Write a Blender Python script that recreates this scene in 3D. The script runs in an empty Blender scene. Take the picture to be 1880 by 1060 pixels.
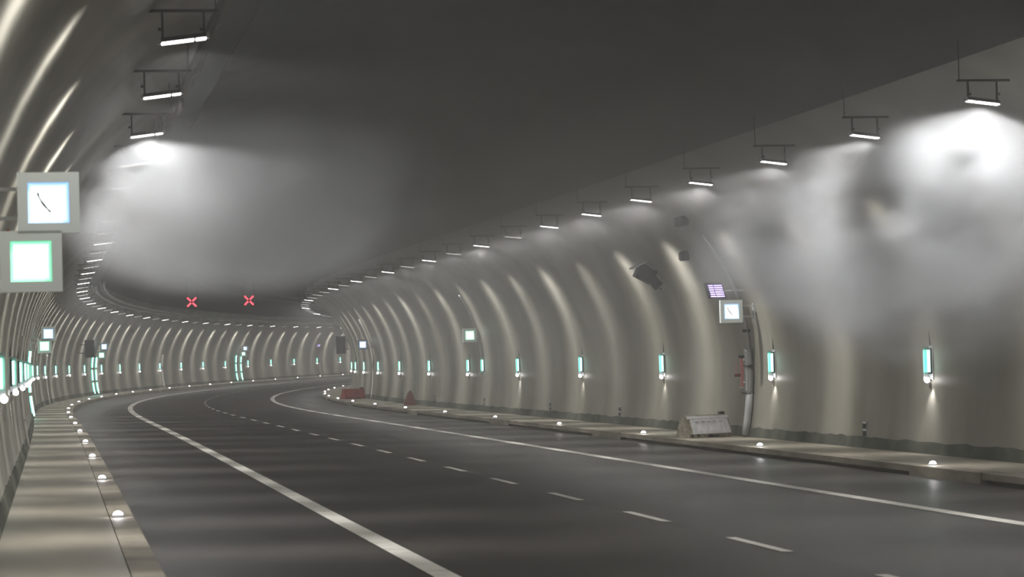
import bpy, bmesh, math, random
from mathutils import Matrix, Vector
random.seed(7)
scene = bpy.context.scene
col = scene.collection

# ------------------------------------------------------------------ alignment of the tunnel
# plan curvature (1/m) every 40 m and vertical curvature every 100 m along the road's centre line
KN = [0.0002957, -5.88e-05, -0.0002611, 0.0021564, 0.0022656, 0.002226, 0.0020486, 0.0016562, 0.0012637, 0.0008713, 0.0004788]
VN = [7.95e-06, 3.02e-06, 3.557e-05, 3.512e-05, 3.477e-05]
CROSSFALL = 0.01394
def lerp_nodes(nodes, step, s):
    t = max(0.0, s/step); i = min(int(t), len(nodes)-2)
    return nodes[i] + (nodes[i+1]-nodes[i])*(t-i)
PX, PY, PZ, PT = [0.0], [0.0], [0.0], [0.0]
_sl = 0.0
for i in range(400):
    k0, k1 = lerp_nodes(KN, 40, i), lerp_nodes(KN, 40, i+1)
    t0 = PT[-1]; t1 = t0 + (k0+k1)/2
    PT.append(t1)
    PX.append(PX[-1] + (math.sin(t0)+math.sin(t1))/2)
    PY.append(PY[-1] + (math.cos(t0)+math.cos(t1))/2)
    g = (lerp_nodes(VN, 100, i)+lerp_nodes(VN, 100, i+1))/2
    PZ.append(PZ[-1] + _sl + g/2); _sl += g
def heading(s):
    if s <= 0: return 0.0
    i = min(int(s), 398); f = s-i
    return PT[i] + (PT[i+1]-PT[i])*f
def at(s, u, h):
    """station s along the road, u metres right of the centre line, h metres above the road"""
    if s <= 0: return Vector((u, s, h - CROSSFALL*u))
    i = min(int(s), 398); f = s-i
    T = heading(s)
    x = PX[i]+(PX[i+1]-PX[i])*f; y = PY[i]+(PY[i+1]-PY[i])*f; z = PZ[i]+(PZ[i+1]-PZ[i])*f
    return Vector((x + u*math.cos(T), y - u*math.sin(T), z + h - CROSSFALL*u))

# ------------------------------------------------------------------ camera
YAW, PITCH, ROLL = 0.18435, 0.02761, 0.02651
fw0 = Vector((math.sin(YAW), math.cos(YAW), 0)); R0 = Vector((math.cos(YAW), -math.sin(YAW), 0)); Z = Vector((0, 0, 1))
fw = fw0*math.cos(PITCH) + Z*math.sin(PITCH); up0 = Z*math.cos(PITCH) - fw0*math.sin(PITCH)
rt = R0*math.cos(ROLL) - up0*math.sin(ROLL); up = R0*math.sin(ROLL) + up0*math.cos(ROLL)
cd = bpy.data.cameras.new('camera'); cam = bpy.data.objects.new('camera', cd); col.objects.link(cam)
m = Matrix((rt, up, -fw)).transposed().to_4x4(); m.translation = Vector((-7.05496, 0, 1.96571))
cam.matrix_world = m
cd.sensor_width = 36; cd.lens = 4640/1880*36; cd.clip_end = 600; cd.clip_start = 0.2
cd.dof.use_dof = True; cd.dof.focus_distance = 62; cd.dof.aperture_fstop = 4.0
scene.camera = cam

def in_picture(p):
    d = p - m.translation; z = d.dot(fw)
    if z <= 0: return False
    return abs(d.dot(rt)/z*4640) <= 940 and abs(d.dot(up)/z*4640) <= 530
COUNT = {}
WORD = ['first', 'second', 'third', 'fourth', 'fifth', 'sixth', 'seventh', 'eighth', 'ninth', 'tenth', 'eleventh', 'twelfth', 'thirteenth', 'fourteenth']
def light_name(kind, p):
    if in_picture(p): return 'light_source'
    COUNT[kind] = COUNT.get(kind, 0)+1
    return '%s_%s_offscreen' % (kind, WORD[COUNT[kind]-1])
# ------------------------------------------------------------------ world and exposure
w = bpy.data.worlds.new('world'); scene.world = w; w.use_nodes = True
w.node_tree.nodes['Background'].inputs[0].default_value = (0, 0, 0, 1)
vs = scene.view_settings
vs.view_transform = 'Standard'; vs.look = 'None'; vs.gamma = 1; vs.use_curve_mapping = False
vs.exposure = 0.5
scene.cycles.max_bounces = 4; scene.cycles.diffuse_bounces = 3; scene.cycles.glossy_bounces = 2
scene.cycles.volume_bounces = 2; scene.cycles.transparent_max_bounces = 12
scene.cycles.sample_clamp_indirect = 4.0; scene.cycles.sample_clamp_direct = 30.0
scene.cycles.volume_step_rate = 1.0; scene.cycles.volume_max_steps = 64
scene.cycles.use_denoising = True; scene.cycles.adaptive_threshold = .05
LAMP_W = 680.0           # watts of a bright tunnel lamp's light

# ------------------------------------------------------------------ materials
MATS = {}
def mat(name, color=(.5,.5,.5), rough=.5, metal=0.0, emit=None, strength=0.0, spec=.5):
    m = bpy.data.materials.new(name); m.use_nodes = True
    b = m.node_tree.nodes['Principled BSDF']
    b.inputs['Base Color'].default_value = (*color, 1); b.inputs['Roughness'].default_value = rough
    b.inputs['Metallic'].default_value = metal; b.inputs['Specular IOR Level'].default_value = spec
    if emit:
        b.inputs['Emission Color'].default_value = (*emit, 1); b.inputs['Emission Strength'].default_value = strength
    MATS[name] = m
    return m
def noisy(m, a, b, scale=(1,1,1), nscale=1.0, detail=5, lo=.35, hi=.65, rough=None, bump=0.0, bscale=60):
    """colour mottling between a and b in world metres, optional roughness variation and fine relief"""
    nt = m.node_tree; N = nt.nodes; L = nt.links; bs = N['Principled BSDF']
    geo = N.new('ShaderNodeNewGeometry'); mp = N.new('ShaderNodeMapping'); mp.inputs['Scale'].default_value = scale
    L.new(geo.outputs['Position'], mp.inputs['Vector'])
    n = N.new('ShaderNodeTexNoise'); n.inputs['Scale'].default_value = nscale; n.inputs['Detail'].default_value = detail
    L.new(mp.outputs[0], n.inputs['Vector'])
    r = N.new('ShaderNodeValToRGB'); r.color_ramp.elements[0].position = lo; r.color_ramp.elements[1].position = hi
    r.color_ramp.elements[0].color = (*a, 1); r.color_ramp.elements[1].color = (*b, 1)
    L.new(n.outputs['Fac'], r.inputs[0]); L.new(r.outputs[0], bs.inputs['Base Color'])
    if rough:
        mr = N.new('ShaderNodeMapRange'); mr.inputs[3].default_value = rough[0]; mr.inputs[4].default_value = rough[1]
        L.new(n.outputs['Fac'], mr.inputs[0]); L.new(mr.outputs[0], bs.inputs['Roughness'])
    if bump:
        n2 = N.new('ShaderNodeTexNoise'); n2.inputs['Scale'].default_value = bscale; n2.inputs['Detail'].default_value = 3
        L.new(geo.outputs['Position'], n2.inputs['Vector'])
        bp = N.new('ShaderNodeBump'); bp.inputs['Strength'].default_value = bump; bp.inputs['Distance'].default_value = .01
        L.new(n2.outputs['Fac'], bp.inputs['Height']); L.new(bp.outputs[0], bs.inputs['Normal'])
    return m
noisy(mat('wall_paint', rough=.45, spec=.35), (.20,.187,.150), (.37,.353,.302), (1, .55, .12), .8, 4, rough=(.38,.50))
noisy(mat('ceiling_coat', rough=.8), (.045,.045,.046), (.075,.075,.075), (1,1,1), .5)
noisy(mat('asphalt', rough=.42), (.042,.037,.033), (.078,.070,.063), (.9, .35, 1), .7, 7, lo=.3, hi=.7, rough=(.34,.52), bump=.12, bscale=45)
noisy(mat('walkway_concrete', rough=.5), (.27,.24,.185), (.40,.365,.295), (1, .4, 1), .9, 6, rough=(.36,.52), bump=.08, bscale=30)
noisy(mat('kerb_concrete', rough=.6), (.24,.21,.165), (.40,.36,.29), (1, .9, 3), 1.3, 6)
noisy(mat('base_band', rough=.85), (.05,.055,.042), (.11,.115,.09), (1, 1, 1), 2.0)
noisy(mat('road_paint', rough=.5), (.66,.63,.56), (.88,.85,.78), (1,1,1), 3.0, lo=.25, hi=.6)
mat('joint_seal', (.16,.145,.12), .5)
mat('steel', (.55,.56,.57), .32, .9)
mat('glint_white', (.93,.94,.96), .35, .35)  # near-white base stands in for light reflected off the far tray
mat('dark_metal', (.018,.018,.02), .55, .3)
mat('bracket_metal', (.075,.068,.058), .6, .3)
mat('cable_sheath', (.05,.034,.022), .6)
mat('cable_orange', (.55,.13,.03), .5)
mat('housing_grey', (.52,.54,.55), .45)
mat('sign_frame', (.70,.75,.73), .45)
mat('white_strip', (.84,.81,.77), .35)  # white that paints bright streaks of light on the walls
mat('lens_bright', (.9,.9,.9), .4, emit=(1,.97,.92), strength=4.5)
mat('lens_dim', (.9,.9,.9), .4, emit=(1,.97,.92), strength=.55)
mat('stud_glow', (.9,.9,.9), .4, emit=(1,.95,.98), strength=14)
mat('wall_lamp_glow', (.9,.9,.9), .4, emit=(1,.97,.97), strength=9)
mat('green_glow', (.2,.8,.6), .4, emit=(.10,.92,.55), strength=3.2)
mat('green_core', (.6,.9,.8), .4, emit=(.42,1,.82), strength=3.0)
mat('red_glow', (.6,.05,.07), .4, emit=(1,.075,.11), strength=2.2)
mat('violet_glow', (.4,.35,.8), .4, emit=(.58,.45,1), strength=1.7)
noisy(mat('white_plastic', rough=.45), (.68,.68,.71), (.85,.85,.89), (1,1,1), 6)
noisy(mat('dirty_plastic', rough=.6), (.22,.18,.13), (.44,.41,.34), (1,1,1), 7)
noisy(mat('red_plastic', rough=.45), (.42,.055,.05), (.60,.10,.085), (1,1,1), 4)
mat('pale_red', (.62,.27,.25), .5)
mat('dark_red', (.20,.055,.05), .6)

def panel_mat(name, rim, core, s_rim, s_core, half):
    """a back-lit acrylic square: bright towards its middle, tinted along its edge"""
    m = mat(name, core, .3); nt = m.node_tree; N = nt.nodes; L = nt.links; b = N['Principled BSDF']
    tc = N.new('ShaderNodeTexCoord'); sx = N.new('ShaderNodeSeparateXYZ'); L.new(tc.outputs['Object'], sx.inputs[0])
    ax = N.new('ShaderNodeMath'); ax.operation = 'ABSOLUTE'; L.new(sx.outputs[0], ax.inputs[0])
    az = N.new('ShaderNodeMath'); az.operation = 'ABSOLUTE'; L.new(sx.outputs[2], az.inputs[0])
    mx = N.new('ShaderNodeMath'); mx.operation = 'MAXIMUM'; L.new(ax.outputs[0], mx.inputs[0]); L.new(az.outputs[0], mx.inputs[1])
    mr = N.new('ShaderNodeMapRange'); mr.interpolation_type = 'SMOOTHSTEP'
    mr.inputs[1].default_value = half*.66; mr.inputs[2].default_value = half*.985; L.new(mx.outputs[0], mr.inputs[0])
    mc = N.new('ShaderNodeMix'); mc.data_type = 'RGBA'; L.new(mr.outputs[0], mc.inputs[0])
    mc.inputs[6].default_value = (*core, 1); mc.inputs[7].default_value = (*rim, 1)
    ms = N.new('ShaderNodeMapRange'); L.new(mr.outputs[0], ms.inputs[0]); ms.inputs[3].default_value = s_core; ms.inputs[4].default_value = s_rim
    L.new(mc.outputs[2], b.inputs['Emission Color']); L.new(ms.outputs[0], b.inputs['Emission Strength'])
panel_mat('panel_white', (.13,.42,1), (.92,1,1), .8, 1.25, .170)
panel_mat('panel_green', (.02,.62,.28), (.85,1,.95), .8, 1.25, .170)

# small glowing surfaces are seen but not sampled as lamps; the lamps' own light sources light the tunnel
for n in ('lens_bright', 'lens_dim', 'stud_glow', 'wall_lamp_glow', 'green_glow', 'green_core', 'red_glow', 'violet_glow', 'panel_white', 'panel_green'):
    MATS[n].cycles.emission_sampling = 'NONE'

# ------------------------------------------------------------------ mesh helpers
class MB:
    def __init__(self): self.v = []; self.f = []
    def box(self, c, d, rot=None):
        n = len(self.v); cx, cy, cz = c; dx, dy, dz = (x/2 for x in d)
        for sx, sy, sz in ((-1,-1,-1),(1,-1,-1),(1,1,-1),(-1,1,-1),(-1,-1,1),(1,-1,1),(1,1,1),(-1,1,1)):
            p = Vector((sx*dx, sy*dy, sz*dz))
            if rot: p = rot @ p
            self.v.append((p.x+cx, p.y+cy, p.z+cz))
        for q in ((0,3,2,1),(4,5,6,7),(0,1,5,4),(1,2,6,5),(2,3,7,6),(3,0,4,7)): self.f.append([n+i for i in q])
        return self
    def tube(self, pts, r, seg=8, cap=True):
        n0 = len(self.v); pts = [Vector(p) for p in pts]
        rr = r if isinstance(r, (list, tuple)) else [r]*len(pts)
        for i, p in enumerate(pts):
            d = (pts[min(i+1, len(pts)-1)] - pts[max(i-1, 0)]).normalized()
            a = d.cross(Vector((0, 0, 1)));
            if a.length < 1e-3: a = Vector((1, 0, 0))
            a.normalize(); b = d.cross(a).normalized()
            for k in range(seg):
                t = 2*math.pi*k/seg; q = p + (a*math.cos(t) + b*math.sin(t))*rr[i]
                self.v.append(tuple(q))
        for i in range(len(pts)-1):
            for k in range(seg):
                k2 = (k+1) % seg; a = n0+i*seg
                self.f.append([a+k, a+k2, a+seg+k2, a+seg+k])
        if cap:
            self.f.append([n0+k for k in range(seg)][::-1]); e = n0+(len(pts)-1)*seg
            self.f.append([e+k for k in range(seg)])
        return self
    def prism(self, prof, y0, y1, axis='y'):
        """closed profile [(a, z)] extruded along y (a = x) or along x (a = y)"""
        n0 = len(self.v); k = len(prof)
        for t in (y0, y1):
            for a, z in prof: self.v.append((a, t, z) if axis == 'y' else (t, a, z))
        self.f.append([n0+i for i in range(k)]); self.f.append([n0+k+i for i in range(k)][::-1])
        for i in range(k): j = (i+1) % k; self.f.append([n0+i, n0+k+i, n0+k+j, n0+j])
        return self
    def dome(self, c, rx, ry, rz, seg=10, rings=4):
        n0 = len(self.v)
        for i in range(rings):
            ph = (math.pi/2)*i/rings
            for k in range(seg):
                t = 2*math.pi*k/seg
                self.v.append((c[0]+rx*math.cos(ph)*math.cos(t), c[1]+ry*math.cos(ph)*math.sin(t), c[2]+rz*math.sin(ph)))
        top = len(self.v); self.v.append((c[0], c[1], c[2]+rz))
        for i in range(rings-1):
            for k in range(seg):
                k2 = (k+1) % seg; a = n0+i*seg; self.f.append([a+k, a+k2, a+seg+k2, a+seg+k])
        a = n0+(rings-1)*seg
        for k in range(seg): self.f.append([a+k, a+(k+1) % seg, top])
        self.f.append([n0+k for k in range(seg)][::-1])
        return self
    def ball(self, c, r, seg=10, rings=6, sy=1.0):
        n0 = len(self.v); self.v.append((c[0], c[1], c[2]-r))
        for i in range(1, rings):
            ph = -math.pi/2 + math.pi*i/rings
            for k in range(seg):
                t = 2*math.pi*k/seg
                self.v.append((c[0]+r*math.cos(ph)*math.cos(t), c[1]+sy*r*math.cos(ph)*math.sin(t), c[2]+r*math.sin(ph)))
        top = len(self.v); self.v.append((c[0], c[1], c[2]+r))
        for k in range(seg): self.f.append([n0, n0+1+(k+1) % seg, n0+1+k])
        for i in range(rings-2):
            for k in range(seg):
                a = n0+1+i*seg; k2 = (k+1) % seg; self.f.append([a+k, a+k2, a+seg+k2, a+seg+k])
        a = n0+1+(rings-2)*seg
        for k in range(seg): self.f.append([a+k, a+(k+1) % seg, top])
        return self
    def mesh(self, name, material, smooth=False):
        me = bpy.data.meshes.new(name); me.from_pydata([tuple(v) for v in self.v], [], self.f); me.update()
        me.materials.append(MATS[material])
        if smooth: me.polygons.foreach_set('use_smooth', [True]*len(me.polygons))
        return me
    def build(self, name, material, parent=None, smooth=False):
        o = bpy.data.objects.new(name, self.mesh(name, material, smooth)); col.objects.link(o)
        if parent: o.parent = parent
        return o
def link(name, mesh, parent=None):
    o = bpy.data.objects.new(name, mesh); col.objects.link(o)
    if parent: o.parent = parent
    return o
def tag(o, label=None, cat=None, group=None, kind=None):
    if label: o['label'] = label
    if cat: o['category'] = cat
    if group: o['group'] = group
    if kind: o['kind'] = kind
    return o
def place(o, s, u, h, rz=0.0):
    o.location = at(s, u, h); o.rotation_euler = (0, 0, -heading(s)+rz); return o
def empty(name, s, u, h, rz=0.0):
    o = bpy.data.objects.new(name, None); col.objects.link(o); o.empty_display_size = .1
    return place(o, s, u, h, rz)
def copy_tree(o, parent=None):
    c = o.copy(); col.objects.link(c); c.parent = parent
    for ch in list(o.children): copy_tree(ch, c)
    return c
def stations(a, b, step):
    n = max(1, int(math.ceil((b-a)/step))); return [a+(b-a)*i/n for i in range(n+1)]
def sweep(mb, prof, ss, closed=False, caps=False, jitter=None):
    """profile [(u, h)] carried along the stations"""
    n0 = len(mb.v); k = len(prof)
    for s in ss:
        for i, (u, h) in enumerate(prof):
            j = jitter(i) if jitter else 0.0
            mb.v.append(tuple(at(s, u, h+j)))
    for a in range(len(ss)-1):
        for i in range(k if closed else k-1):
            j = (i+1) % k
            mb.f.append([n0+a*k+i, n0+(a+1)*k+i, n0+(a+1)*k+j, n0+a*k+j])
    if caps:
        mb.f.append([n0+i for i in range(k)]); e = n0+(len(ss)-1)*k; mb.f.append([e+i for i in range(k)][::-1])
    return mb

# ------------------------------------------------------------------ tunnel cross-section
S0, S1 = -14.0, 330.0
LW, RW = -7.78, 8.45           # widest point of either wall, 1.75 m up
HS, RS = 1.75, 4.8
WALK = 0.17
CLx, CRx = LW+RS, RW-RS
def wall_u(side, h):
    if h < HS: inset = (HS-h)**2/16.0
    else: inset = RS - math.sqrt(max(0.0, RS*RS-(h-HS)**2))
    return LW+inset if side < 0 else RW-inset
UC = 2.02; HT = HS + math.sqrt(RS*RS-UC*UC)         # where wall meets ceiling
def wall_profile(side):
    pr = [(wall_u(side, h), h) for h in (-.1, .3, .8, 1.3, 1.75)]
    a1 = math.acos(UC/RS)
    for i in range(1, 15):
        a = a1*i/14; x = RS*math.cos(a); h = HS+RS*math.sin(a)
        pr.append(((CLx-x) if side < 0 else (CRx+x), h))
    return pr
SS = stations(S0, S1, 2.5)
wl = sweep(MB(), wall_profile(-1), SS).build('wall_left', 'wall_paint', smooth=True); tag(wl, kind='structure')
wr = sweep(MB(), wall_profile(1), SS).build('wall_right', 'wall_paint', smooth=True); tag(wr, kind='structure')
uL, uR = CLx-UC, CRx+UC; um = (uL+uR)/2; hc = (uR-uL)/2; ang = math.asin(UC/RS); RC = hc/math.sin(ang)
def ceil_h(u): return HT + math.sqrt(RC*RC-(u-um)**2) - RC*math.cos(ang)
cp = [(uL+(uR-uL)*i/16, ceil_h(uL+(uR-uL)*i/16)) for i in range(17)]
ce = sweep(MB(), cp, SS).build('ceiling', 'ceiling_coat', smooth=True); tag(ce, kind='structure')
KL, KR = -6.14, 6.52           # kerb faces
fl = sweep(MB(), [(KL-.1, 0), (-3, 0), (0, 0), (3, 0), (KR+.4, 0)], SS).build('floor', 'asphalt'); tag(fl, kind='structure')
bw = MB(); sweep(bw, [(wall_u(-1, -.1), -.1), (uL, HT), (um, ceil_h(um)), (uR, HT), (wall_u(1, -.1), -.1)], [S0, S0-.2], closed=True, caps=True)
wb = bw.build('wall_back', 'ceiling_coat'); tag(wb, kind='structure')

# walkways: slab plus kerb stones
wk = sweep(MB(), [(-6.43, -.05), (-6.43, WALK), (-7.75, WALK)], SS).build('walkway_left', 'walkway_concrete'); tag(wk, kind='structure')
for a in range(-10, 330, 10):
    sweep(MB(), [(KL, -.05), (KL, WALK-.015), (KL-.015, WALK), (-6.42, WALK), (-6.42, -.05)], stations(a+.004, a+9.996, 5), closed=True, caps=True).build('kerb_stone', 'kerb_concrete', wk)
wk2 = sweep(MB(), [(KR+.30, -.05), (KR+.30, WALK), (8.45, WALK)], SS).build('walkway_right', 'walkway_concrete'); tag(wk2, kind='structure')
solid = [(35.8, 39.0), (60.1, 63.3), (75.2, 78.4), (93.9, 96.5), (116.5, 119), (136, 139), (156, 159), (176, 179), (196, 199)]
edges = [S0+4]
for a, b in solid: edges += [a, b]
edges.append(330)
for i in range(len(edges)-1):
    a, b = edges[i]+.004, edges[i+1]-.004
    if (i % 2) == 1:      # solid inlet block
        sweep(MB(), [(KR-.015, -.05), (KR-.015, WALK-.01), (KR, WALK+.002), (KR+.295, WALK+.002), (KR+.295, -.05)], stations(a, b, 4), closed=True, caps=True).build('inlet_block', 'kerb_concrete', wk2)
    else:
        n = max(1, round((b-a)/4.0))
        for q in range(n):
            sweep(MB(), [(KR+.03, .055), (KR, .06), (KR, WALK-.01), (KR+.012, WALK), (KR+.295, WALK), (KR+.295, .055)], stations(a+(b-a)*q/n+.003, a+(b-a)*(q+1)/n-.003, 4), closed=True, caps=True).build('kerb_stone', 'kerb_concrete', wk2)
        sweep(MB(), [(KR+.13, -.02), (KR+.13, .055)], stations(a, b, 4)).build('drain_slot', 'kerb_concrete', wk2)
# unpainted strip along the foot of each wall, with a ragged top edge
for side, nm in ((-1, 'baseboard_left'), (1, 'baseboard_right')):
    mb = MB(); ss = stations(S0, 150, .35)+stations(150.5, S1, 3)[1:]; d = .03*side
    for s in ss:
        top = WALK+.21+random.uniform(-.02, .02)
        for u, h in ((wall_u(side, WALK)-d*1.6, WALK-.02), (wall_u(side, top)-d, top), (wall_u(side, top)+d, top+.004)):
            mb.v.append(tuple(at(s, u, h)))
    for a in range(len(ss)-1):
        for i in range(2): mb.f.append([a*3+i, a*3+3+i, a*3+4+i, a*3+1+i])
    tag(mb.build(nm, 'base_band'), kind='structure')

# road markings and joints: thin layers on the road
def strip(name, u0, u1, a, b, h, material, step=4):
    return sweep(MB(), [(u0, h), (u1, h)], stations(a, b, step)).build(name, material, fl)
strip('edge_line', -3.76, -3.53, S0+1, S1, .006, 'road_paint')
strip('edge_line', 3.53, 3.76, S0+1, S1, .006, 'road_paint')
s = 25.986 - 4.948*7
while s < 320:
    strip('lane_dash', -.06, .06, s-2.13, s, .006, 'road_paint', 3); s += 4.948
strip('road_joint', -.008, .008, S0+1, S1, .003, 'joint_seal', 5)
for s in (25.0, 61.0, 97.0):
    strip('road_joint', KL, KR, s, s+.03, .004, 'joint_seal')
# ------------------------------------------------------------------ tunnel lamps
LN = {}
def lamp_parts(side):
    """lamp frame: x across the tunnel (mirrored by side), y along it, z up; origin at the housing's middle"""
    tilt = Matrix.Rotation(math.radians(7.0*side), 3, 'Y'); e = -side    # inner end higher
    def T(p): return tuple(tilt @ Vector(p))
    P = {}
    mb = MB()
    prof = [(-.07, .0), (-.055, .045), (.055, .045), (.07, .0)]
    mb.prism(prof, -.23, .23, axis='x'); mb.v = [T(p) for p in mb.v]; P['housing'] = mb
    for key, x in (('end_cap', -.245), ('end_cap2', .245)):
        mb = MB(); mb.box((x, 0, .012), (.03, .12, .05)); mb.v = [T(p) for p in mb.v]; P[key] = mb
    mb = MB(); mb.prism([(-.06, -.001), (.06, -.001), (.052, -.02), (-.052, -.02)], -.225, .10, axis='x'); mb.v = [T((-side*p[0], p[1], p[2])) for p in mb.v]; P['lens'] = mb
    mb = MB(); mb.prism([(-.06, -.001), (.06, -.001), (.052, -.02), (-.052, -.02)], .125, .225, axis='x'); mb.v = [T((-side*p[0], p[1], p[2])) for p in mb.v]; P['lens2'] = mb
    hz = .285
    for key, x in (('hanger', -.21), ('hanger2', .21)):
        b0 = T((x, 0, .04)); mb = MB(); mb.box(((b0[0]+x)/2, 0, (b0[2]+hz)/2), (.022, .03, hz-b0[2])); mb.box((x+.03*side, 0, .11), (.03, .03, .03)); P[key] = mb
    mb = MB(); xo = .40*side; xi = -.36*side
    mb.box(((xo+xi)/2, 0, hz+.015), (abs(xo-xi), .04, .03)); P['rail'] = mb
    return P
LM = {}
for side in (-1, 1):
    P = lamp_parts(side); k = {-1: 'a', 1: 'b'}[side]
    for key, mb in P.items():
        base = {'housing': 'bracket_metal', 'rail': 'bracket_metal', 'hanger': 'bracket_metal', 'hanger2': 'bracket_metal', 'end_cap': 'housing_grey', 'end_cap2': 'housing_grey'}.get(key)
        if base: LM[key, side] = mb.mesh(key, base)
        else:
            LM[key, side, 1] = mb.mesh('lens', 'lens_bright'); LM[key, side, 0] = mb.mesh('lens', 'lens_dim')
LIGHTS = {}
def sheet_light(power, fan=None, spill=None):
    """a lamp whose optics throw a fan across the tunnel and little along it"""
    ld = bpy.data.lights.new('lamp_light', 'SPOT'); ld.energy = power; ld.color = (1, .985, .955)
    ld.spot_size = math.radians(160); ld.spot_blend = .22; ld.shadow_soft_size = .05
    ld.use_nodes = True; nt = ld.node_tree; N, L = nt.nodes, nt.links; em = N['Emission']
    tc = N.new('ShaderNodeTexCoord'); sx = N.new('ShaderNodeSeparateXYZ'); L.new(tc.outputs['Normal'], sx.inputs[0])
    sq = N.new('ShaderNodeMath'); sq.operation = 'MULTIPLY'; L.new(sx.outputs[1], sq.inputs[0]); L.new(sx.outputs[1], sq.inputs[1])
    ml = N.new('ShaderNodeMath'); ml.operation = 'MULTIPLY'; L.new(sq.outputs[0], ml.inputs[0]); ml.inputs[1].default_value = -1/(2*(fan or FAN)**2)
    ex = N.new('ShaderNodeMath'); ex.operation = 'EXPONENT'; L.new(ml.outputs[0], ex.inputs[0])
    ad = N.new('ShaderNodeMath'); ad.operation = 'MULTIPLY_ADD'; L.new(ex.outputs[0], ad.inputs[0]); ad.inputs[1].default_value = 1-(SPILL if spill is None else spill); ad.inputs[2].default_value = SPILL if spill is None else spill
    L.new(ad.outputs[0], em.inputs['Strength'])
    return ld
FAN, SPILL = .19, .055
LIGHTS = {1: sheet_light(LAMP_W), 0: sheet_light(LAMP_W*.6)}
def tunnel_lamp(side, s, bright, label, group):
    u = 5.65*side; h = 5.2 if side < 0 else 5.4
    r = empty('tunnel_lamp', s, u, h); tag(r, label, 'lamp', group)
    hs = link('housing', LM['housing', side], r); link('end_cap', LM['end_cap', side], hs); link('end_cap', LM['end_cap2', side], hs)
    link('lens', LM['lens', side, bright], hs); link('lens', LM['lens2', side, bright], hs)
    link('hanger', LM['hanger', side], r); link('hanger', LM['hanger2', side], r); link('rail', LM['rail', side], r)
    hin = ceil_h(u-.33*side) if abs(u-.33*side-um) < hc else HS+math.sqrt(RS*RS-(abs(u-.33*side-(CLx if side < 0 else CRx)))**2)
    key = ('rod', side)
    if key not in LM: LM[key] = MB().tube([(-.33*side, 0, .30), (-.33*side, 0, hin-h)], .008, 5).mesh('rod', 'bracket_metal')
    link('rod', LM[key], r)
    lo = bpy.data.objects.new(light_name('tunnel_lamp_light', at(s, u, h)), LIGHTS[bright]); col.objects.link(lo); lo.parent = r
    lo.location = (0, 0, -.09); lo.rotation_euler = (0, math.radians(7.0*side), 0)
    return r
ORD = ['first', 'second', 'third', 'fourth', 'fifth', 'sixth', 'seventh', 'eighth', 'ninth', 'tenth', 'eleventh', 'twelfth', 'thirteenth', 'fourteenth']
for n in range(-5, 54):
    s = 25.7 + 5.25*n; b = 1 if n % 2 == 0 or n in (1, 3) else 0; g = 'lamps above the narrow walkway'
    look = 'bright' if b else 'faint'
    if n < 0: lab = 'slim tunnel lamp short of the two large square signs, above the narrow walkway'; g = 'lamps short of the large square signs'
    elif n in (2, 3): lab = look + ' tunnel lamp glaring into dense smoke, %s beyond the two large square signs' % ORD[n]
    elif n < 12: lab = look + ' slim tunnel lamp, %s one beyond the two large square signs' % ORD[n]
    else: lab = look + ' tiny tunnel lamp in the far row around the bend, above the narrow walkway'; g = look+' far lamps around the bend'
    tunnel_lamp(-1, s, b, lab, g)
for n in range(-6, 53):
    s = 33.0 + 5.15*n; b = 0 if (n % 2 == 1 and n > 5) or (n > 14 and n % 4) else 1; g = 'lamps above the walkway with barriers'
    look = 'bright' if b else 'faint'
    if n < 0: lab = 'slim tunnel lamp short of the ragged smoke, above the walkway with barriers'; g = 'lamps short of the ragged smoke'
    elif n == 0: lab = 'bright tunnel lamp with visible bracket directly above the ragged white smoke'
    elif n < 5: lab = 'slim bright tunnel lamp, %s one after the lamp above the ragged smoke' % ORD[n-1]
    elif n < 17: lab = look + ' slim tunnel lamp, %s one past the violet number display' % ORD[n-5]
    else: lab = look + ' tiny tunnel lamp at the bend, above the walkway with barriers'; g = look+' far lamps above the walkway with barriers'
    tunnel_lamp(1, s, b, lab, g)

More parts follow.
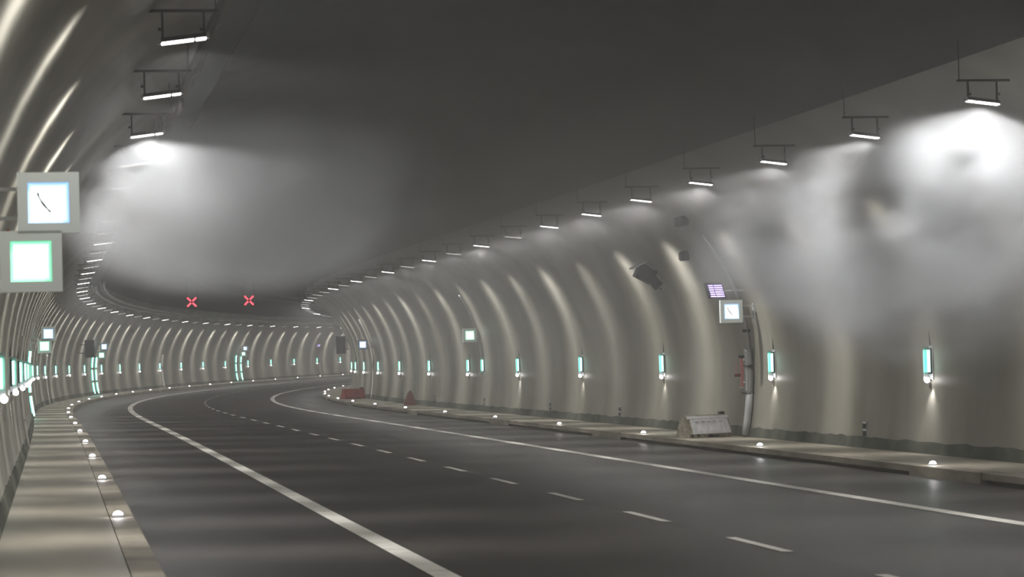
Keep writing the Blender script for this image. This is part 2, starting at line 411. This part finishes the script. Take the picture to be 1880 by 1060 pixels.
# ------------------------------------------------------------------ cable trays along the ceiling edge
for side in (-1,):
    u0 = 5.04*side; hh = 5.62
    r = empty('cable_tray', 0, u0, hh); tag(r, 'perforated steel cable tray with dark cables above the %s' % ('narrow walkway lamps' if side < 0 else 'lamps over the barriers'), 'cable tray')
    inv = Matrix.Translation(-at(0, u0, hh))
    def part(name, mb, material, smooth=False):
        mb.v = [tuple(inv @ Vector(p)) for p in mb.v]; return mb.build(name, material, r, smooth)
    ss = stations(S0+.5, S1-1, 3)
    part('tray_base', sweep(MB(), [(u0-.2, hh), (u0+.2, hh), (u0+.2, hh+.008), (u0-.2, hh+.008)], ss, closed=True, caps=True), 'dark_metal')
    for x in (-.2, .2):
        part('side_rail', sweep(MB(), [(u0+x-.008, hh-.01), (u0+x+.008, hh-.01), (u0+x+.008, hh+.09), (u0+x-.008, hh+.09)], stations(S0+.5, 110, 3), closed=True, caps=True), 'cable_sheath')
        part('side_rail', sweep(MB(), [(u0+x-.012, hh-.02), (u0+x+.012, hh-.02), (u0+x+.012, hh+.09), (u0+x-.012, hh+.09)], stations(110.01, S1-1, 3), closed=True, caps=True), 'glint_white')
    for q, (dx, rad) in enumerate(((-.12, .035), (-.03, .045), (.08, .03), (.13, .04))):
        s2 = stations(S0+.5, S1-1, 1.3)
        part('cable', MB().tube([at(s, u0+dx+random.uniform(-.02, .02), hh+.05+random.uniform(-.005, .03)) for s in s2], rad, 6), 'cable_sheath', True)
    s2 = stations(S0+.5, 112, .9)
    part('cable', MB().tube([at(s, u0-.17+random.uniform(-.03, .03), hh-.03+random.uniform(-.035, .035)) for s in s2], [random.uniform(.03, .06) for s in s2], 6), 'cable_sheath')
    for x, dz in ((.34, .02), (-.02, -.12)):
        ss2 = stations(112, S1-2, 1.6)
        part('glint_pipe', MB().tube([at(q, u0+x, hh+dz+random.uniform(-.012, .012)) for q in ss2], [random.uniform(.04, .075) for q in ss2], 8), 'glint_white', True)  # lumpy pipes added in near-white to draw the reflected bright lines
    s = 1.0
    while s < 325:
        hcl = HS+math.sqrt(RS*RS-(abs(u0-(CLx if side < 0 else CRx)))**2)
        for x in (-.215, .215):
            uu = u0+x; a = abs(uu-um)
            ht = ceil_h(uu) if a < hc else HS+math.sqrt(RS*RS-(abs(uu-(CLx if side < 0 else CRx)))**2)
            part('hanger_rod', MB().tube([at(s, uu, hh), at(s, uu, ht)], .009, 5), 'bracket_metal')
        s += 10.5 if s < 120 else 21
for q, u0 in enumerate((-.9, 1.6)):
    o = MB().tube([at(s, u0, ceil_h(u0)-.10) for s in stations(105, S1-1, 3)], .025, 6).build('ceiling_conduit', 'steel', smooth=True)
    tag(o, 'thin metal conduit running along the dark ceiling %s' % ('towards the narrow walkway side' if q == 0 else 'over the lane beside the barriers'), 'conduit')

# ------------------------------------------------------------------ kerb stud lights
STUD_B = MB().prism([(-.075, 0), (.075, 0), (.055, .03), (-.055, .03)], -.06, .06).mesh('base', 'housing_grey')
STUD_L = MB().dome((0, -.005, .028), .058, .055, .045).mesh('lens', 'stud_glow', True)
GLOW = {}
def glow(parent, name, power, loc, kind='POINT'):
    if name not in GLOW:
        ld = bpy.data.lights.new(name, kind)
        if kind == 'SPOT': ld.spot_size = math.radians(95); ld.spot_blend = .8
        ld.energy = power; ld.shadow_soft_size = .04; ld.color = (1, .96, .97); GLOW[name] = ld
    o = bpy.data.objects.new(light_name(name, parent.location.copy()), GLOW[name]); col.objects.link(o); o.parent = parent; o.location = loc
def stud(s, u, label, group):
    r = empty('kerb_light', s, u, WALK+.002); tag(r, label, 'kerb light', group)
    link('base', STUD_B, r); link('lens', STUD_L, r)
    if s < 75: glow(r, 'stud_light', 1.6, (0, -.06, .11))
for i in range(-1, 28):
    s = 29.35+10.01*i; g = 'kerb lights on the narrow walkway'
    if i < 0: lab = 'white stud light on the narrow walkway kerb, level with the large signs'
    elif i < 10: lab = 'small glowing white kerb stud, %s one beyond the two large square signs' % ORD[i]
    else: lab = 'tiny white stud light on the narrow walkway kerb around the bend'; g = 'far kerb lights around the bend'
    stud(s, -6.33, lab, g)
for i in range(-1, 19):
    s = 38.42+10.01*i; g = 'kerb lights on the walkway with barriers'
    if i < 2: lab = 'glowing white kerb stud, %s one on the outlet box side of the white barrier' % ORD[1-i]
    elif i < 9: lab = 'glowing white kerb stud, %s one past the white barrier towards the bend' % ORD[i-2]
    else: lab = 'tiny white stud light on the kerb in the bend past the red barrier'; g = 'far kerb lights past the red barrier'
    stud(s, 6.70, lab, g)

# ------------------------------------------------------------------ evacuation guide lights on the walls
def guide_meshes():
    G = {}
    G['plate'] = MB().box((0, 0, .27), (.015, .20, .62)).mesh('backplate', 'housing_grey')
    G['fin'] = MB().box((-.06, .10, .26), (.11, .012, .62)).mesh('side_fin', 'steel')
    G['frame'] = MB().box((-.025, -.01, .30), (.03, .13, .46)).mesh('lamp_frame', 'dark_metal')
    G['g1'] = MB().tube([(-.055, -.045, .10), (-.055, -.045, .50)], .026, 8).mesh('green_tube', 'green_core', True)
    G['g2'] = MB().tube([(-.055, .03, .10), (-.055, .03, .50)], .022, 8).mesh('green_tube', 'green_glow', True)
    G['arm'] = MB().box((-.035, 0, -.04), (.07, .03, .03)).mesh('lamp_arm', 'dark_metal')
    G['ball'] = MB().ball((-.095, -.03, -.04), .052).mesh('white_lamp', 'wall_lamp_glow', True)
    G['tail'] = MB().tube([(-.012, 0, .58), (-.02, 0, .85)], .012, 6).mesh('conduit', 'dark_metal')
    G['pend'] = MB().box((-.03, .02, -.15), (.03, .03, .12)).mesh('drop_bracket', 'bracket_metal')
    return G
GM = guide_meshes()
def guide(side, s, lamp, label, group):
    h = 1.53; r = empty('guide_light', s, wall_u(side, h)-.012*side, h, 0 if side > 0 else math.pi)
    if side < 0: r.scale = (1, -1, 1)
    tag(r, label, 'guide light', group)
    keys = ['plate', 'fin', 'frame', 'g1', 'g2', 'tail'] + (['arm', 'ball', 'pend'] if lamp else [])
    made = {}
    for k in keys: made[k] = link(GM[k].name.split('.')[0], GM[k], made.get({'g1': 'frame', 'g2': 'frame', 'ball': 'arm'}.get(k), r))
    if lamp and side > 0 and s < 85: glow(r, 'guide_lamp_light', 16.0, (-.10, -.03, -.11), 'SPOT')
    if lamp and side < 0 and s < 60: glow(r, 'guide_lamp_light', 16.0, (-.10, -.03, -.11), 'SPOT')
for i in range(-1, 14):
    g = 'guide lights above the walkway with barriers'
    if i == 1: lab = 'green tube and white lamp right beside the thick steel pipe'
    elif i == 0: lab = 'green tube and white lamp under the ragged smoke, above a wall outlet'
    elif i < 0: lab = 'green tube and white lamp on the wall, well short of the steel pipe'
    elif i < 9: lab = 'green tube and white lamp, %s guide light past the steel pipe' % ORD[i-2]
    else: lab = 'tiny green tube and white lamp on the bend beyond the red barrier'; g = 'far guide lights beyond the red barrier'
    guide(1, 43.2+10.01*i, True, lab, g)
guide(1, 90.1, False, 'green tube without a white lamp below the lone green square sign', None)
for i in range(-7, 18):
    g = 'guide lights above the narrow walkway'
    if i < -1: lab = 'green tube and white lamp, %s guide light before the single-column exit frame' % ORD[-2-i]
    elif i < 6: lab = 'green tube and white lamp, %s guide light past the single-column exit frame' % ORD[i+1]
    elif i < 13: lab = 'green tube and white lamp, %s guide light past the dark hanging board exit' % ORD[i-6]
    else: lab = 'tiny green tube and white lamp past the last exit frame'; g = 'guide lights past the last exit frame'
    guide(-1, 103.89+10.01*i, True, lab, g)

# ------------------------------------------------------------------ lit square signs
SF = MB()
for c, d in (((0, .03, .208), (.50, .12, .084)), ((0, .03, -.208), (.50, .12, .084)), ((-.208, .03, 0), (.084, .12, .332)), ((.208, .03, 0), (.084, .12, .332)), ((0, .085, 0), (.34, .01, .34))):
    SF.box(c, d)
SFM = SF.mesh('frame', 'sign_frame')
SPW = MB().box((0, .0, 0), (.34, .02, .34)).mesh('lit_panel', 'panel_white'); SPG = MB().box((0, .0, 0), (.34, .02, .34)).mesh('lit_panel', 'panel_green')
pts = []
for i in range(13):
    t = i/12; pts.append((-.085+.105*t**1.6, -.018, .085-.165*t))
HS_ = MB().tube(pts, [.007, .011, .007, .006, .006, .007, .010, .011, .010, .008, .006, .010, .004], 6).mesh('handset_mark', 'dark_metal')
def square_sign(side, s, u, h, green, label, mark=False, group=None):
    r = empty('square_sign', s, u, h); tag(r, label, 'sign', group)
    link('frame', SFM, r); lp = link('lit_panel', SPG if green else SPW, r)
    if mark: link('handset_mark', HS_, lp)
    wu = wall_u(side, h)-u
    for dz in (.12, -.12):
        x0 = .24*side; wx = wall_u(side, h+dz)-u
        MB().box(((x0+wx)/2, .06, dz), (abs(wx-x0)+.02, .03, .03)).build('bracket_arm', 'housing_grey', r)
    if green is False or True:
        MB().box((wu-.04*side, .07, 0), (.05, .10, .34)).build('wall_plate', 'housing_grey', r)
    return r
square_sign(-1, 21, -7.03, 3.24, False, 'large white square sign with a dark handset curve, above the big green sign', True)
square_sign(-1, 21, -7.18, 2.76, True, 'large blank green-edged square sign below the handset sign')
sg = 'white signs over the exit frames along the narrow walkway'; gg = 'green signs over the exit frames along the narrow walkway'
square_sign(-1, 90, -7.04, 3.13, False, 'small white square sign above the exit with a single column of strips')
square_sign(-1, 90, -7.18, 2.70, True, 'small green square sign on the exit with a single column of strips')
square_sign(-1, 160, -7.08, 3.19, False, 'tiny white square sign above an exit frame beside the dark hanging board')
square_sign(-1, 160, -7.25, 2.66, True, 'tiny green square sign on the exit frame beside the dark hanging board')
square_sign(-1, 230, -7.08, 3.16, False, 'far white square sign above the last exit frame before the bend ends')
square_sign(-1, 230, -7.25, 2.67, True, 'far green square sign on the last exit frame before the bend ends')
square_sign(1, 54, 7.72, 2.97, False, 'white square sign with blue edge below the violet number display', True)
square_sign(1, 90, 7.92, 2.92, True, 'lone green square sign on a bracket above the barrier walkway')
square_sign(1, 125, 7.78, 2.90, False, 'white square sign near the red plastic barrier')
# loose orange cable behind the big signs
o = MB().tube([at(21.1+.1*t, -7.36-.03*t+.05*math.sin(t*1.7), 3.02-.05*t) for t in range(9)], .014, 6).build('orange_cable', 'cable_orange', smooth=True)
tag(o, 'loose orange cable behind the two large square signs', 'cable')

# ------------------------------------------------------------------ exit frames of green light strips
def exit_frame(s, width, label):
    r = empty('exit_frame', s, wall_u(-1, .2)+.02, WALK); tag(r, label, 'exit frame')
    rows = ((.10, .78), (.92, 1.58), (1.72, 2.35))
    cols = (-width/2, width/2)
    base = at(s, wall_u(-1, .2)+.02, WALK); R = Matrix.Rotation(heading(s), 3, 'Z')
    for c in cols:
        for a, b in rows:
            p = [R @ (at(s+c, wall_u(-1, h+WALK)+.045, h+WALK)-base) for h in (a, (a+b)/2, b)]
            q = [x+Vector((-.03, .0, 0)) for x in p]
            sh = MB().tube(q, .066, 4).build('strip_halo', 'green_glow', r)  # green emission draws the glow halo around each pale strip
            MB().tube(p, .05, 6).build('light_strip', 'green_core', sh, True)
    p = [R @ (at(s+width/2+.16, wall_u(-1, h+WALK)+.02, h+WALK)-base) for h in (.02, .6, 1.2, 1.8, 2.4)]
    return r
exit_frame(90, 1.5, 'exit frame with glowing green strips under the small paired signs')
exit_frame(160, 2.2, 'double column of glowing green exit strips beside the dark hanging board')
exit_frame(230, 2.2, 'double column of glowing green exit strips far along the bend')

# ------------------------------------------------------------------ white strips that stand in for bright light streaks, and wall pipes
def wall_rib(side, s, h0, h1, rad, material, name, label, cat, off=.05):
    hs = [h0+(h1-h0)*i/16 for i in range(17)]
    r = empty(name, s, wall_u(side, h0)-off*side, h0); base = at(s, wall_u(side, h0)-off*side, h0); R = Matrix.Rotation(heading(s), 3, 'Z')
    pp = [R @ (at(s, wall_u(side, h)-off*side, h)-base) for h in hs]
    MB().tube(pp, rad, 8).build('pipe', material, r, True)
    for h in (h0+.25*(h1-h0), h0+.75*(h1-h0)):
        p = R @ (at(s, wall_u(side, h)-off*side, h)-base); MB().box(tuple(p), (rad*2.6, .05, .04)).build('clamp', 'housing_grey', r)
    return tag(r, label, cat)
for s, lab in ((55.05, 'thin white vertical strip low on the wall before the single-column exit frame'), (125.3, 'white vertical strip on the bend between the single-column exit frame and hanging board')):
    wall_rib(-1, s, .2, 2.6, .03 if s < 100 else .05, 'white_strip', 'wall_upright', lab, 'conduit')
wall_rib(-1, 195, .2, 2.7, .10, 'white_strip', 'wall_upright', 'tall white strip on the bend between two exit frames', 'conduit')
wall_rib(-1, 265, .2, 2.7, .13, 'white_strip', 'wall_upright', 'furthest white strip at the end of the visible bend', 'conduit')
wall_rib(1, 126.5, .2, 4.2, .06, 'white_strip', 'wall_upright', 'pale strip rising behind the red plastic barrier', 'conduit')
wall_rib(1, 90.3, 1.9, 4.4, .035, 'steel', 'wall_upright', 'thin steel conduit rising past the lone green square sign', 'conduit')
# the big conduit beside the violet display: thick below, thin above
r = wall_rib(1, 54.9, 1.15, 2.15, .10, 'steel', 'wall_pipe', 'thick shiny steel pipe with clamps beside the red wall post', 'pipe', .11)
base = at(54.9, wall_u(1, 1.15)-.11, 1.15); Rm = Matrix.Rotation(heading(54.9), 3, 'Z')
MB().tube([Rm @ (at(54.9, wall_u(1, h)-.09, h)-base) for h in (.2, .5, .8, 1.15)], .085, 10).build('lower_pipe', 'housing_grey', r, True)
MB().tube([Rm @ (at(54.9, wall_u(1, h)-.06, h)-base) for h in (2.1, 2.4, 2.75, 3.1, 3.5, 3.9, 4.3, 4.7)], .035, 8).build('upper_pipe', 'steel', r, True)
MB().box(tuple(Rm @ (at(54.9, wall_u(1, 2.55)-.06, 2.55)-base)), (.22, .06, .06)).build('junction', 'dark_metal', r)
MB().box(tuple(Rm @ (at(54.9, wall_u(1, 1.15)-.10, 1.15)-base)), (.34, .06, .03)).build('support_bar', 'bracket_metal', r)

# ------------------------------------------------------------------ violet number displays
def display(side, s, u, h, wd, ht, rows, label, lean=0.0):
    r = empty('number_display', s, u, h); tag(r, label, 'display')
    sh = lean
    def sk(mb): mb.v = [(x-sh*z, y, z) for x, y, z in mb.v]; return mb
    sk(MB().box((0, .06, 0), (wd, .10, ht))).build('housing', 'dark_metal', r)
    rnd = random.Random(3)
    nrow = rows; rowh = ht*.80/nrow
    left = []; right = []
    for i in range(nrow):
        z = ht*.38-rowh*(i+.5)
        sk(MB().box((-wd*.22, .004, z), (wd*(.24+.06*rnd.random()), .012, rowh*.62))).build('lit_row', 'violet_glow', r)
        sk(MB().box((wd*.19, .004, z), (wd*(.42+.08*rnd.random()), .012, rowh*.62))).build('lit_row', 'violet_glow', r)
    wu = wall_u(side, h)-u
    MB().box((wu*.48, .08, 0), (abs(wu)*.96, .03, .03)).build('bracket_arm', 'housing_grey', r)
    return r
display(1, 54.3, 7.46, 3.44, .40, .36, 6, 'dark display with violet pixel rows above the white square sign', .28)
display(-1, 92, -6.90, 3.06, .10, .16, 2, 'tiny violet display beside the paired signs on the exit', -.3)
display(-1, 262, -7.0, 3.35, .34, .26, 2, 'far violet display before the end of the visible bend', -.3)

# ------------------------------------------------------------------ dark hanging boards, wall devices
def board(side, s, u, h, label):
    r = empty('hanging_board', s, u, h); tag(r, label, 'board')
    MB().box((0, 0, 0), (.56, .10, 1.04)).build('panel', 'dark_metal', r)
    MB().box((0, -.055, .50), (.58, .02, .04)).build('edge_strip', 'bracket_metal', r)
    MB().box((0, -.055, -.50), (.58, .02, .04)).build('edge_strip', 'bracket_metal', r)
    for dz in (.25, -.25):
        w_ = wall_u(side, h+dz)-u; x0 = .28*side
        MB().box(((w_+x0)/2, .02, dz), (abs(w_-x0), .05, .05)).build('bracket_arm', 'bracket_metal', r)
    return r
board(-1, 150, -7.02, 3.01, 'dark upright board on a bracket beside the double exit strips')
board(1, 150, 7.72, 3.06, 'dark upright board on a bracket hanging before the red barrier bend')
r = empty('wall_speaker', 61, 7.46, 4.06); tag(r, 'dark angular loudspeaker on a bracket high on the hazy wall', 'speaker')
rot = Matrix.Rotation(math.radians(28), 3, 'Y')
MB().box((0, 0, 0), (.46, .40, .34), rot).build('cabinet', 'dark_metal', r)
MB().box((-.17, -.02, .22), (.40, .46, .03), Matrix.Rotation(math.radians(-25), 3, 'Y')).build('top_cover', 'housing_grey', r)
MB().box((.24, .02, -.20), (.34, .16, .22), Matrix.Rotation(math.radians(50), 3, 'Y')).build('junction_box', 'dark_metal', r)
MB().box((.27, 0, .02), (.05, .06, .46), Matrix.Rotation(math.radians(-33), 3, 'Y')).build('bracket', 'steel', r)
MB().tube([(.30, 0, -.28), (.36, -.02, -.36), (.42, 0, -.40), (.44, .02, -.30)], .012, 6).build('cable', 'cable_sheath', r, True)
def small_box(side, s, h, label, d=(.16, .30, .26), material='dark_metal'):
    u = wall_u(side, h)-.10*side; r = empty('wall_box', s, u, h); tag(r, label, 'box')
    MB().box((0, 0, 0), d).build('case', material, r); MB().box((-.09*side, 0, 0), (.02, d[1]*.8, d[2]*.8)).build('lid', 'bracket_metal', r)
    MB().tube([(.02*side, 0, d[2]/2), (-.06*side, 0, d[2]/2+.3)], .014, 6).build('conduit', 'bracket_metal', r)
small_box(1, 55.5, 5.05, 'dark control box high on the wall over the violet display', (.14, .7, .22))
small_box(1, 57.5, 4.35, 'small brown control box on the wall below the high dark box', (.12, .4, .22), 'bracket_metal')
small_box(-1, 175, 4.35, 'small dark camera box high on the bend past the hanging board')
# red post with a hose holder
r = empty('red_wall_post', 55.25, 8.27, 1.27); tag(r, 'pale red upright wall post with dark cap beside the steel pipe', 'post')
MB().box((0, 0, .34), (.07, .07, .66)).build('post', 'pale_red', r); MB().box((0, 0, .70), (.13, .10, .05)).build('cap', 'dark_metal', r)
MB().box((-.11, -.01, .28), (.13, .08, .07)).build('holder', 'dark_red', r); MB().tube([(-.14, -.01, .30), (-.13, -.01, .58)], .012, 6).build('lever', 'pale_red', r)
MB().box((0, 0, .0), (.11, .08, .03)).build('foot', 'housing_grey', r); MB().box((.08, 0, .5), (.14, .03, .03)).build('bracket_arm', 'bracket_metal', r)
# ventilation outlets near the wall foot
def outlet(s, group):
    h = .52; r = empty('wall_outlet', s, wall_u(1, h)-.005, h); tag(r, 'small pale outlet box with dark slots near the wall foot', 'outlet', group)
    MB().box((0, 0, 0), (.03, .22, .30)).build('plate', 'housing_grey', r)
    for z in (.065, -.075): MB().box((-.014, 0, z), (.014, .20, .095)).build('slot', 'dark_metal', r)  # raised dark blocks drawn in place of cut openings
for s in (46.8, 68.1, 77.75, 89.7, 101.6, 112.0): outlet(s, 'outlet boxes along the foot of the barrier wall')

# ------------------------------------------------------------------ lane signals
def lane_signal(s, u, h, label):
    r = empty('lane_signal', s, u, h); tag(r, label, 'traffic signal')
    hb = MB()
    for q in (1, -1): hb.box((0, .06, 0), (.80, .08, .13), Matrix.Rotation(q*math.pi/4, 3, 'Y'))
    hb.build('housing', 'dark_metal', r)
    for k in range(4):
        a = math.pi/4+k*math.pi/2
        MB().box((.22*math.cos(a), .0, .22*math.sin(a)), (.30, .03, .095), Matrix.Rotation(-a, 3, 'Y')).build('red_bar', 'red_glow', r)
    for x in (-.3, .3): MB().tube([(x, .06, .28), (x, .06, ceil_h(u+x)-h)], .012, 6).build('hanger_rod', 'bracket_metal', r)
lane_signal(150, -.99, 5.70, 'red lit cross lane signal over the lane beside the narrow walkway')
lane_signal(150, 2.37, 5.76, 'red lit cross lane signal over the lane beside the barriers')

# ------------------------------------------------------------------ plastic barriers
def barrier(s, u, rz, length, ht, mbody, mside, label, ribs):
    r = empty('plastic_barrier', s, u, WALK+.004, rz); tag(r, label, 'barrier')
    dw = ht*.42
    prof = [(-dw, 0), (dw, 0), (dw, ht*.16), (dw*.30, ht*.96), (dw*.24, ht), (-dw*.24, ht), (-dw*.30, ht*.96), (-dw, ht*.16)]
    L2 = length/2; t = .09*length
    notch = [(-dw, .06), (dw, .06)]+prof[2:]; n0, n1 = -.08*length, .18*length     # forklift opening under the middle
    bd = MB().prism(prof, -L2, n0, axis='x'); bd.prism(notch, n0, n1, axis='x'); bd.prism(prof, n1, L2, axis='x'); bd.build('body', mside, r)
    nrm = Vector((0, -(ht*.80), -(dw*.70))).normalized()
    def face(x, f): # point on the front slope, f from foot (0) to top (1)
        y = -dw+dw*.70*f; z = ht*.16+ht*.80*f; return Vector((x, y, z))
    def slab(x0, x1, f0, f1, th, nm, mt, par=None):
        mb = MB(); off = Vector((0, -ht*.80, dw*.70)).normalized()*th
        c = [face(x0, f0), face(x1, f0), face(x1-.0, f1), face(x0, f1)]
        for p in c: mb.v.append(tuple(p))
        for p in c: mb.v.append(tuple(p+off))
        mb.f = [[0, 3, 2, 1], [4, 5, 6, 7], [0, 1, 5, 4], [1, 2, 6, 5], [2, 3, 7, 6], [3, 0, 4, 7]]
        return mb.build(nm, mt, par or r)
    fp = slab(-L2+t, L2-t*.4, .0, .82, .012, 'front_panel', mbody)
    slab(-L2+t*.4, L2-.01, .84, .99, .012, 'top_band', mbody)
    for i in range(ribs):
        x = -L2+length*(.26+.56*i/max(1, ribs-1))
        slab(x, x+.020, .12, .70, .034, 'rib', mbody, fp); slab(x-length*.07, x, .685, .715, .034, 'rib', mbody, fp)
    for x in (-L2+.09, -L2+.28): MB().box((x, -dw+.01, .05), (.04, .05, .045)).build('drain_plug', 'dark_metal', r)
    MB().box((L2*.80, 0, ht+.028), (.13, .08, .06)).build('filler_cap', 'bracket_metal', r)
    return r
barrier(55.1, 7.32, math.radians(30), 1.35, .50, 'white_plastic', 'dirty_plastic', 'white plastic road barrier with moulded ribs, dirty along its foot', 5)
barrier(128.0, 7.45, math.radians(30), 1.25, .52, 'red_plastic', 'red_plastic', 'red plastic road barrier standing before the pale strip', 3)
barrier(105.6, 7.85, math.radians(80), 1.0, .56, 'dark_red', 'dark_red', 'dark red plastic barrier seen end-on, between the wall outlets', 0)
# striped post far on the bend
r = empty('marker_post', 200, -7.45, WALK); tag(r, 'thin red marker post on the bend past the tall white strip', 'post')
MB().tube([(0, 0, 0), (0, 0, 1.2)], .03, 8).build('pole', 'pale_red', r)
for z in (.3, .6, .9): MB().tube([(0, 0, z), (0, 0, z+.12)], .033, 8).build('stripe', 'dark_red', r)

# ------------------------------------------------------------------ smoke and haze (lit only by the lamps)
def volume_mat(name, color, aniso, build):
    m = bpy.data.materials.new(name); m.use_nodes = True; nt = m.node_tree; nt.nodes.clear()
    out = nt.nodes.new('ShaderNodeOutputMaterial'); vp = nt.nodes.new('ShaderNodeVolumePrincipled')
    vp.inputs['Color'].default_value = (*color, 1); vp.inputs['Anisotropy'].default_value = aniso
    nt.links.new(vp.outputs[0], out.inputs['Volume']); build(nt, vp); MATS[name] = m
    return m
def uniform(d):
    def f(nt, vp): vp.inputs['Density'].default_value = d
    return f
def ellipsoid_term(nt, tc, c, size, inner):
    """1 inside, fading to 0 at the ellipsoid's surface"""
    N, L = nt.nodes, nt.links
    sb = N.new('ShaderNodeVectorMath'); sb.operation = 'SUBTRACT'; sb.inputs[1].default_value = c; L.new(tc, sb.inputs[0])
    sc = N.new('ShaderNodeVectorMath'); sc.operation = 'DIVIDE'; sc.inputs[1].default_value = size; L.new(sb.outputs[0], sc.inputs[0])
    ln = N.new('ShaderNodeVectorMath'); ln.operation = 'LENGTH'; L.new(sc.outputs[0], ln.inputs[0])
    fall = N.new('ShaderNodeMapRange'); fall.interpolation_type = 'SMOOTHSTEP'
    fall.inputs[1].default_value = 1.0; fall.inputs[2].default_value = inner; L.new(ln.outputs['Value'], fall.inputs[0])
    return fall.outputs[0]
def math_node(nt, op, a, b):
    n = nt.nodes.new('ShaderNodeMath'); n.operation = op
    for i, x in enumerate((a, b)):
        if isinstance(x, (int, float)): n.inputs[i].default_value = x
        else: nt.links.new(x, n.inputs[i])
    return n.outputs[0]
def noise_term(nt, tc, nscale, lo, hi, off, warp, detail=3):
    N, L = nt.nodes, nt.links
    mp = N.new('ShaderNodeMapping'); mp.inputs['Scale'].default_value = warp; mp.inputs['Location'].default_value = off; L.new(tc, mp.inputs['Vector'])
    n = N.new('ShaderNodeTexNoise'); n.inputs['Scale'].default_value = nscale; n.inputs['Detail'].default_value = detail; n.inputs['Roughness'].default_value = .5
    L.new(mp.outputs[0], n.inputs['Vector'])
    nr = N.new('ShaderNodeMapRange'); nr.interpolation_type = 'SMOOTHSTEP'; nr.inputs[1].default_value = lo; nr.inputs[2].default_value = hi
    L.new(n.outputs['Fac'], nr.inputs[0]); return nr.outputs[0]
def layered_haze(nt, vp):
    """thin everywhere, thicker in the smoke layer that has gathered under the ceiling"""
    tc = nt.nodes.new('ShaderNodeTexCoord').outputs['Object']
    e = ellipsoid_term(nt, tc, (.8, 50, 6.2), (9.5, 45, 2.5), .3)
    e2 = ellipsoid_term(nt, tc, (7.0, 78, 3.2), (6.0, 50, 4.5), .2)
    d = math_node(nt, 'ADD', math_node(nt, 'MULTIPLY', e, .033), math_node(nt, 'ADD', math_node(nt, 'ADD', math_node(nt, 'MULTIPLY', e2, .011), math_node(nt, 'MULTIPLY', ellipsoid_term(nt, tc, (5.8, 58, 6.2), (4.2, 45, 1.5), .25), .07)), .0022))
    nt.links.new(d, vp.inputs['Density'])
hm = volume_mat('haze', (.93, .935, .95), .25, layered_haze)
try: hm.cycles.volume_step_rate = .8
except Exception: pass
hz = MB(); sweep(hz, [(wall_u(-1, 0)-.6, -.3), (LW-.3, 1.8), (uL-.3, HT+.4), (um, ceil_h(um)+.3), (uR+.3, HT+.4), (RW+.3, 1.8), (wall_u(1, 0)+.6, -.3)], [S0+.1]+stations(0, S1, 15), closed=True, caps=True)
o = hz.build('haze', 'haze')
bm = bmesh.new(); bm.from_mesh(o.data); bmesh.ops.remove_doubles(bm, verts=bm.verts, dist=1e-4); bmesh.ops.recalc_face_normals(bm, faces=bm.faces); bm.to_mesh(o.data); bm.free()
tag(o, 'thin grey haze filling the whole tunnel', 'haze', kind='stuff')
def smoke(mname, c, size, d, puff, nscale, lo, hi, label, off):
    def f(nt, vp):
        tc = nt.nodes.new('ShaderNodeTexCoord').outputs['Object']
        main = math_node(nt, 'MULTIPLY', math_node(nt, 'MULTIPLY', ellipsoid_term(nt, tc, (0, 0, 0), size, .30), noise_term(nt, tc, nscale, lo, hi, off, (1, .18, 1), 4)), d)
        pc, ps, pd = puff
        pf = math_node(nt, 'MULTIPLY', math_node(nt, 'MULTIPLY', ellipsoid_term(nt, tc, tuple(pc[i]-c[i] for i in range(3)), ps, .1), noise_term(nt, tc, nscale*2.2, .3, .65, off, (1, .4, 1))), pd)
        nt.links.new(math_node(nt, 'ADD', main, pf), vp.inputs['Density'])
    sm = volume_mat(mname, (.94, .96, 1.0), .1, f)
    try: sm.cycles.volume_step_rate = 1.5
    except Exception: pass
    mb = MB().ball((0, 0, 0), 1.0, 24, 16); mb.v = [(x*size[0]*1.02, y*size[1]*1.02, z*size[2]*1.02) for x, y, z in mb.v]
    o = mb.build('smoke_cloud', mname); o.location = at(c[1], c[0], c[2])
    tag(o, label, 'smoke', kind='stuff')
smoke('smoke_a', (-3.8, 42, 4.5), (3.5, 11.5, 1.6), .68, ((-5.2, 38.8, 4.72), (1.5, 6, .9), 1.7), .55, .34, .60,
      'dense white smoke drifting under the lamps above the narrow walkway', (1.3, 0, 0))
smoke('smoke_b', (6.2, 38, 3.75), (3.0, 10, 2.3), .72, ((5.25, 34, 4.55), (1.15, 3.2, .9), 1.9), .60, .43, .61,
      'ragged white smoke hanging against the wall above the barrier walkway', (5.1, 2, 0))
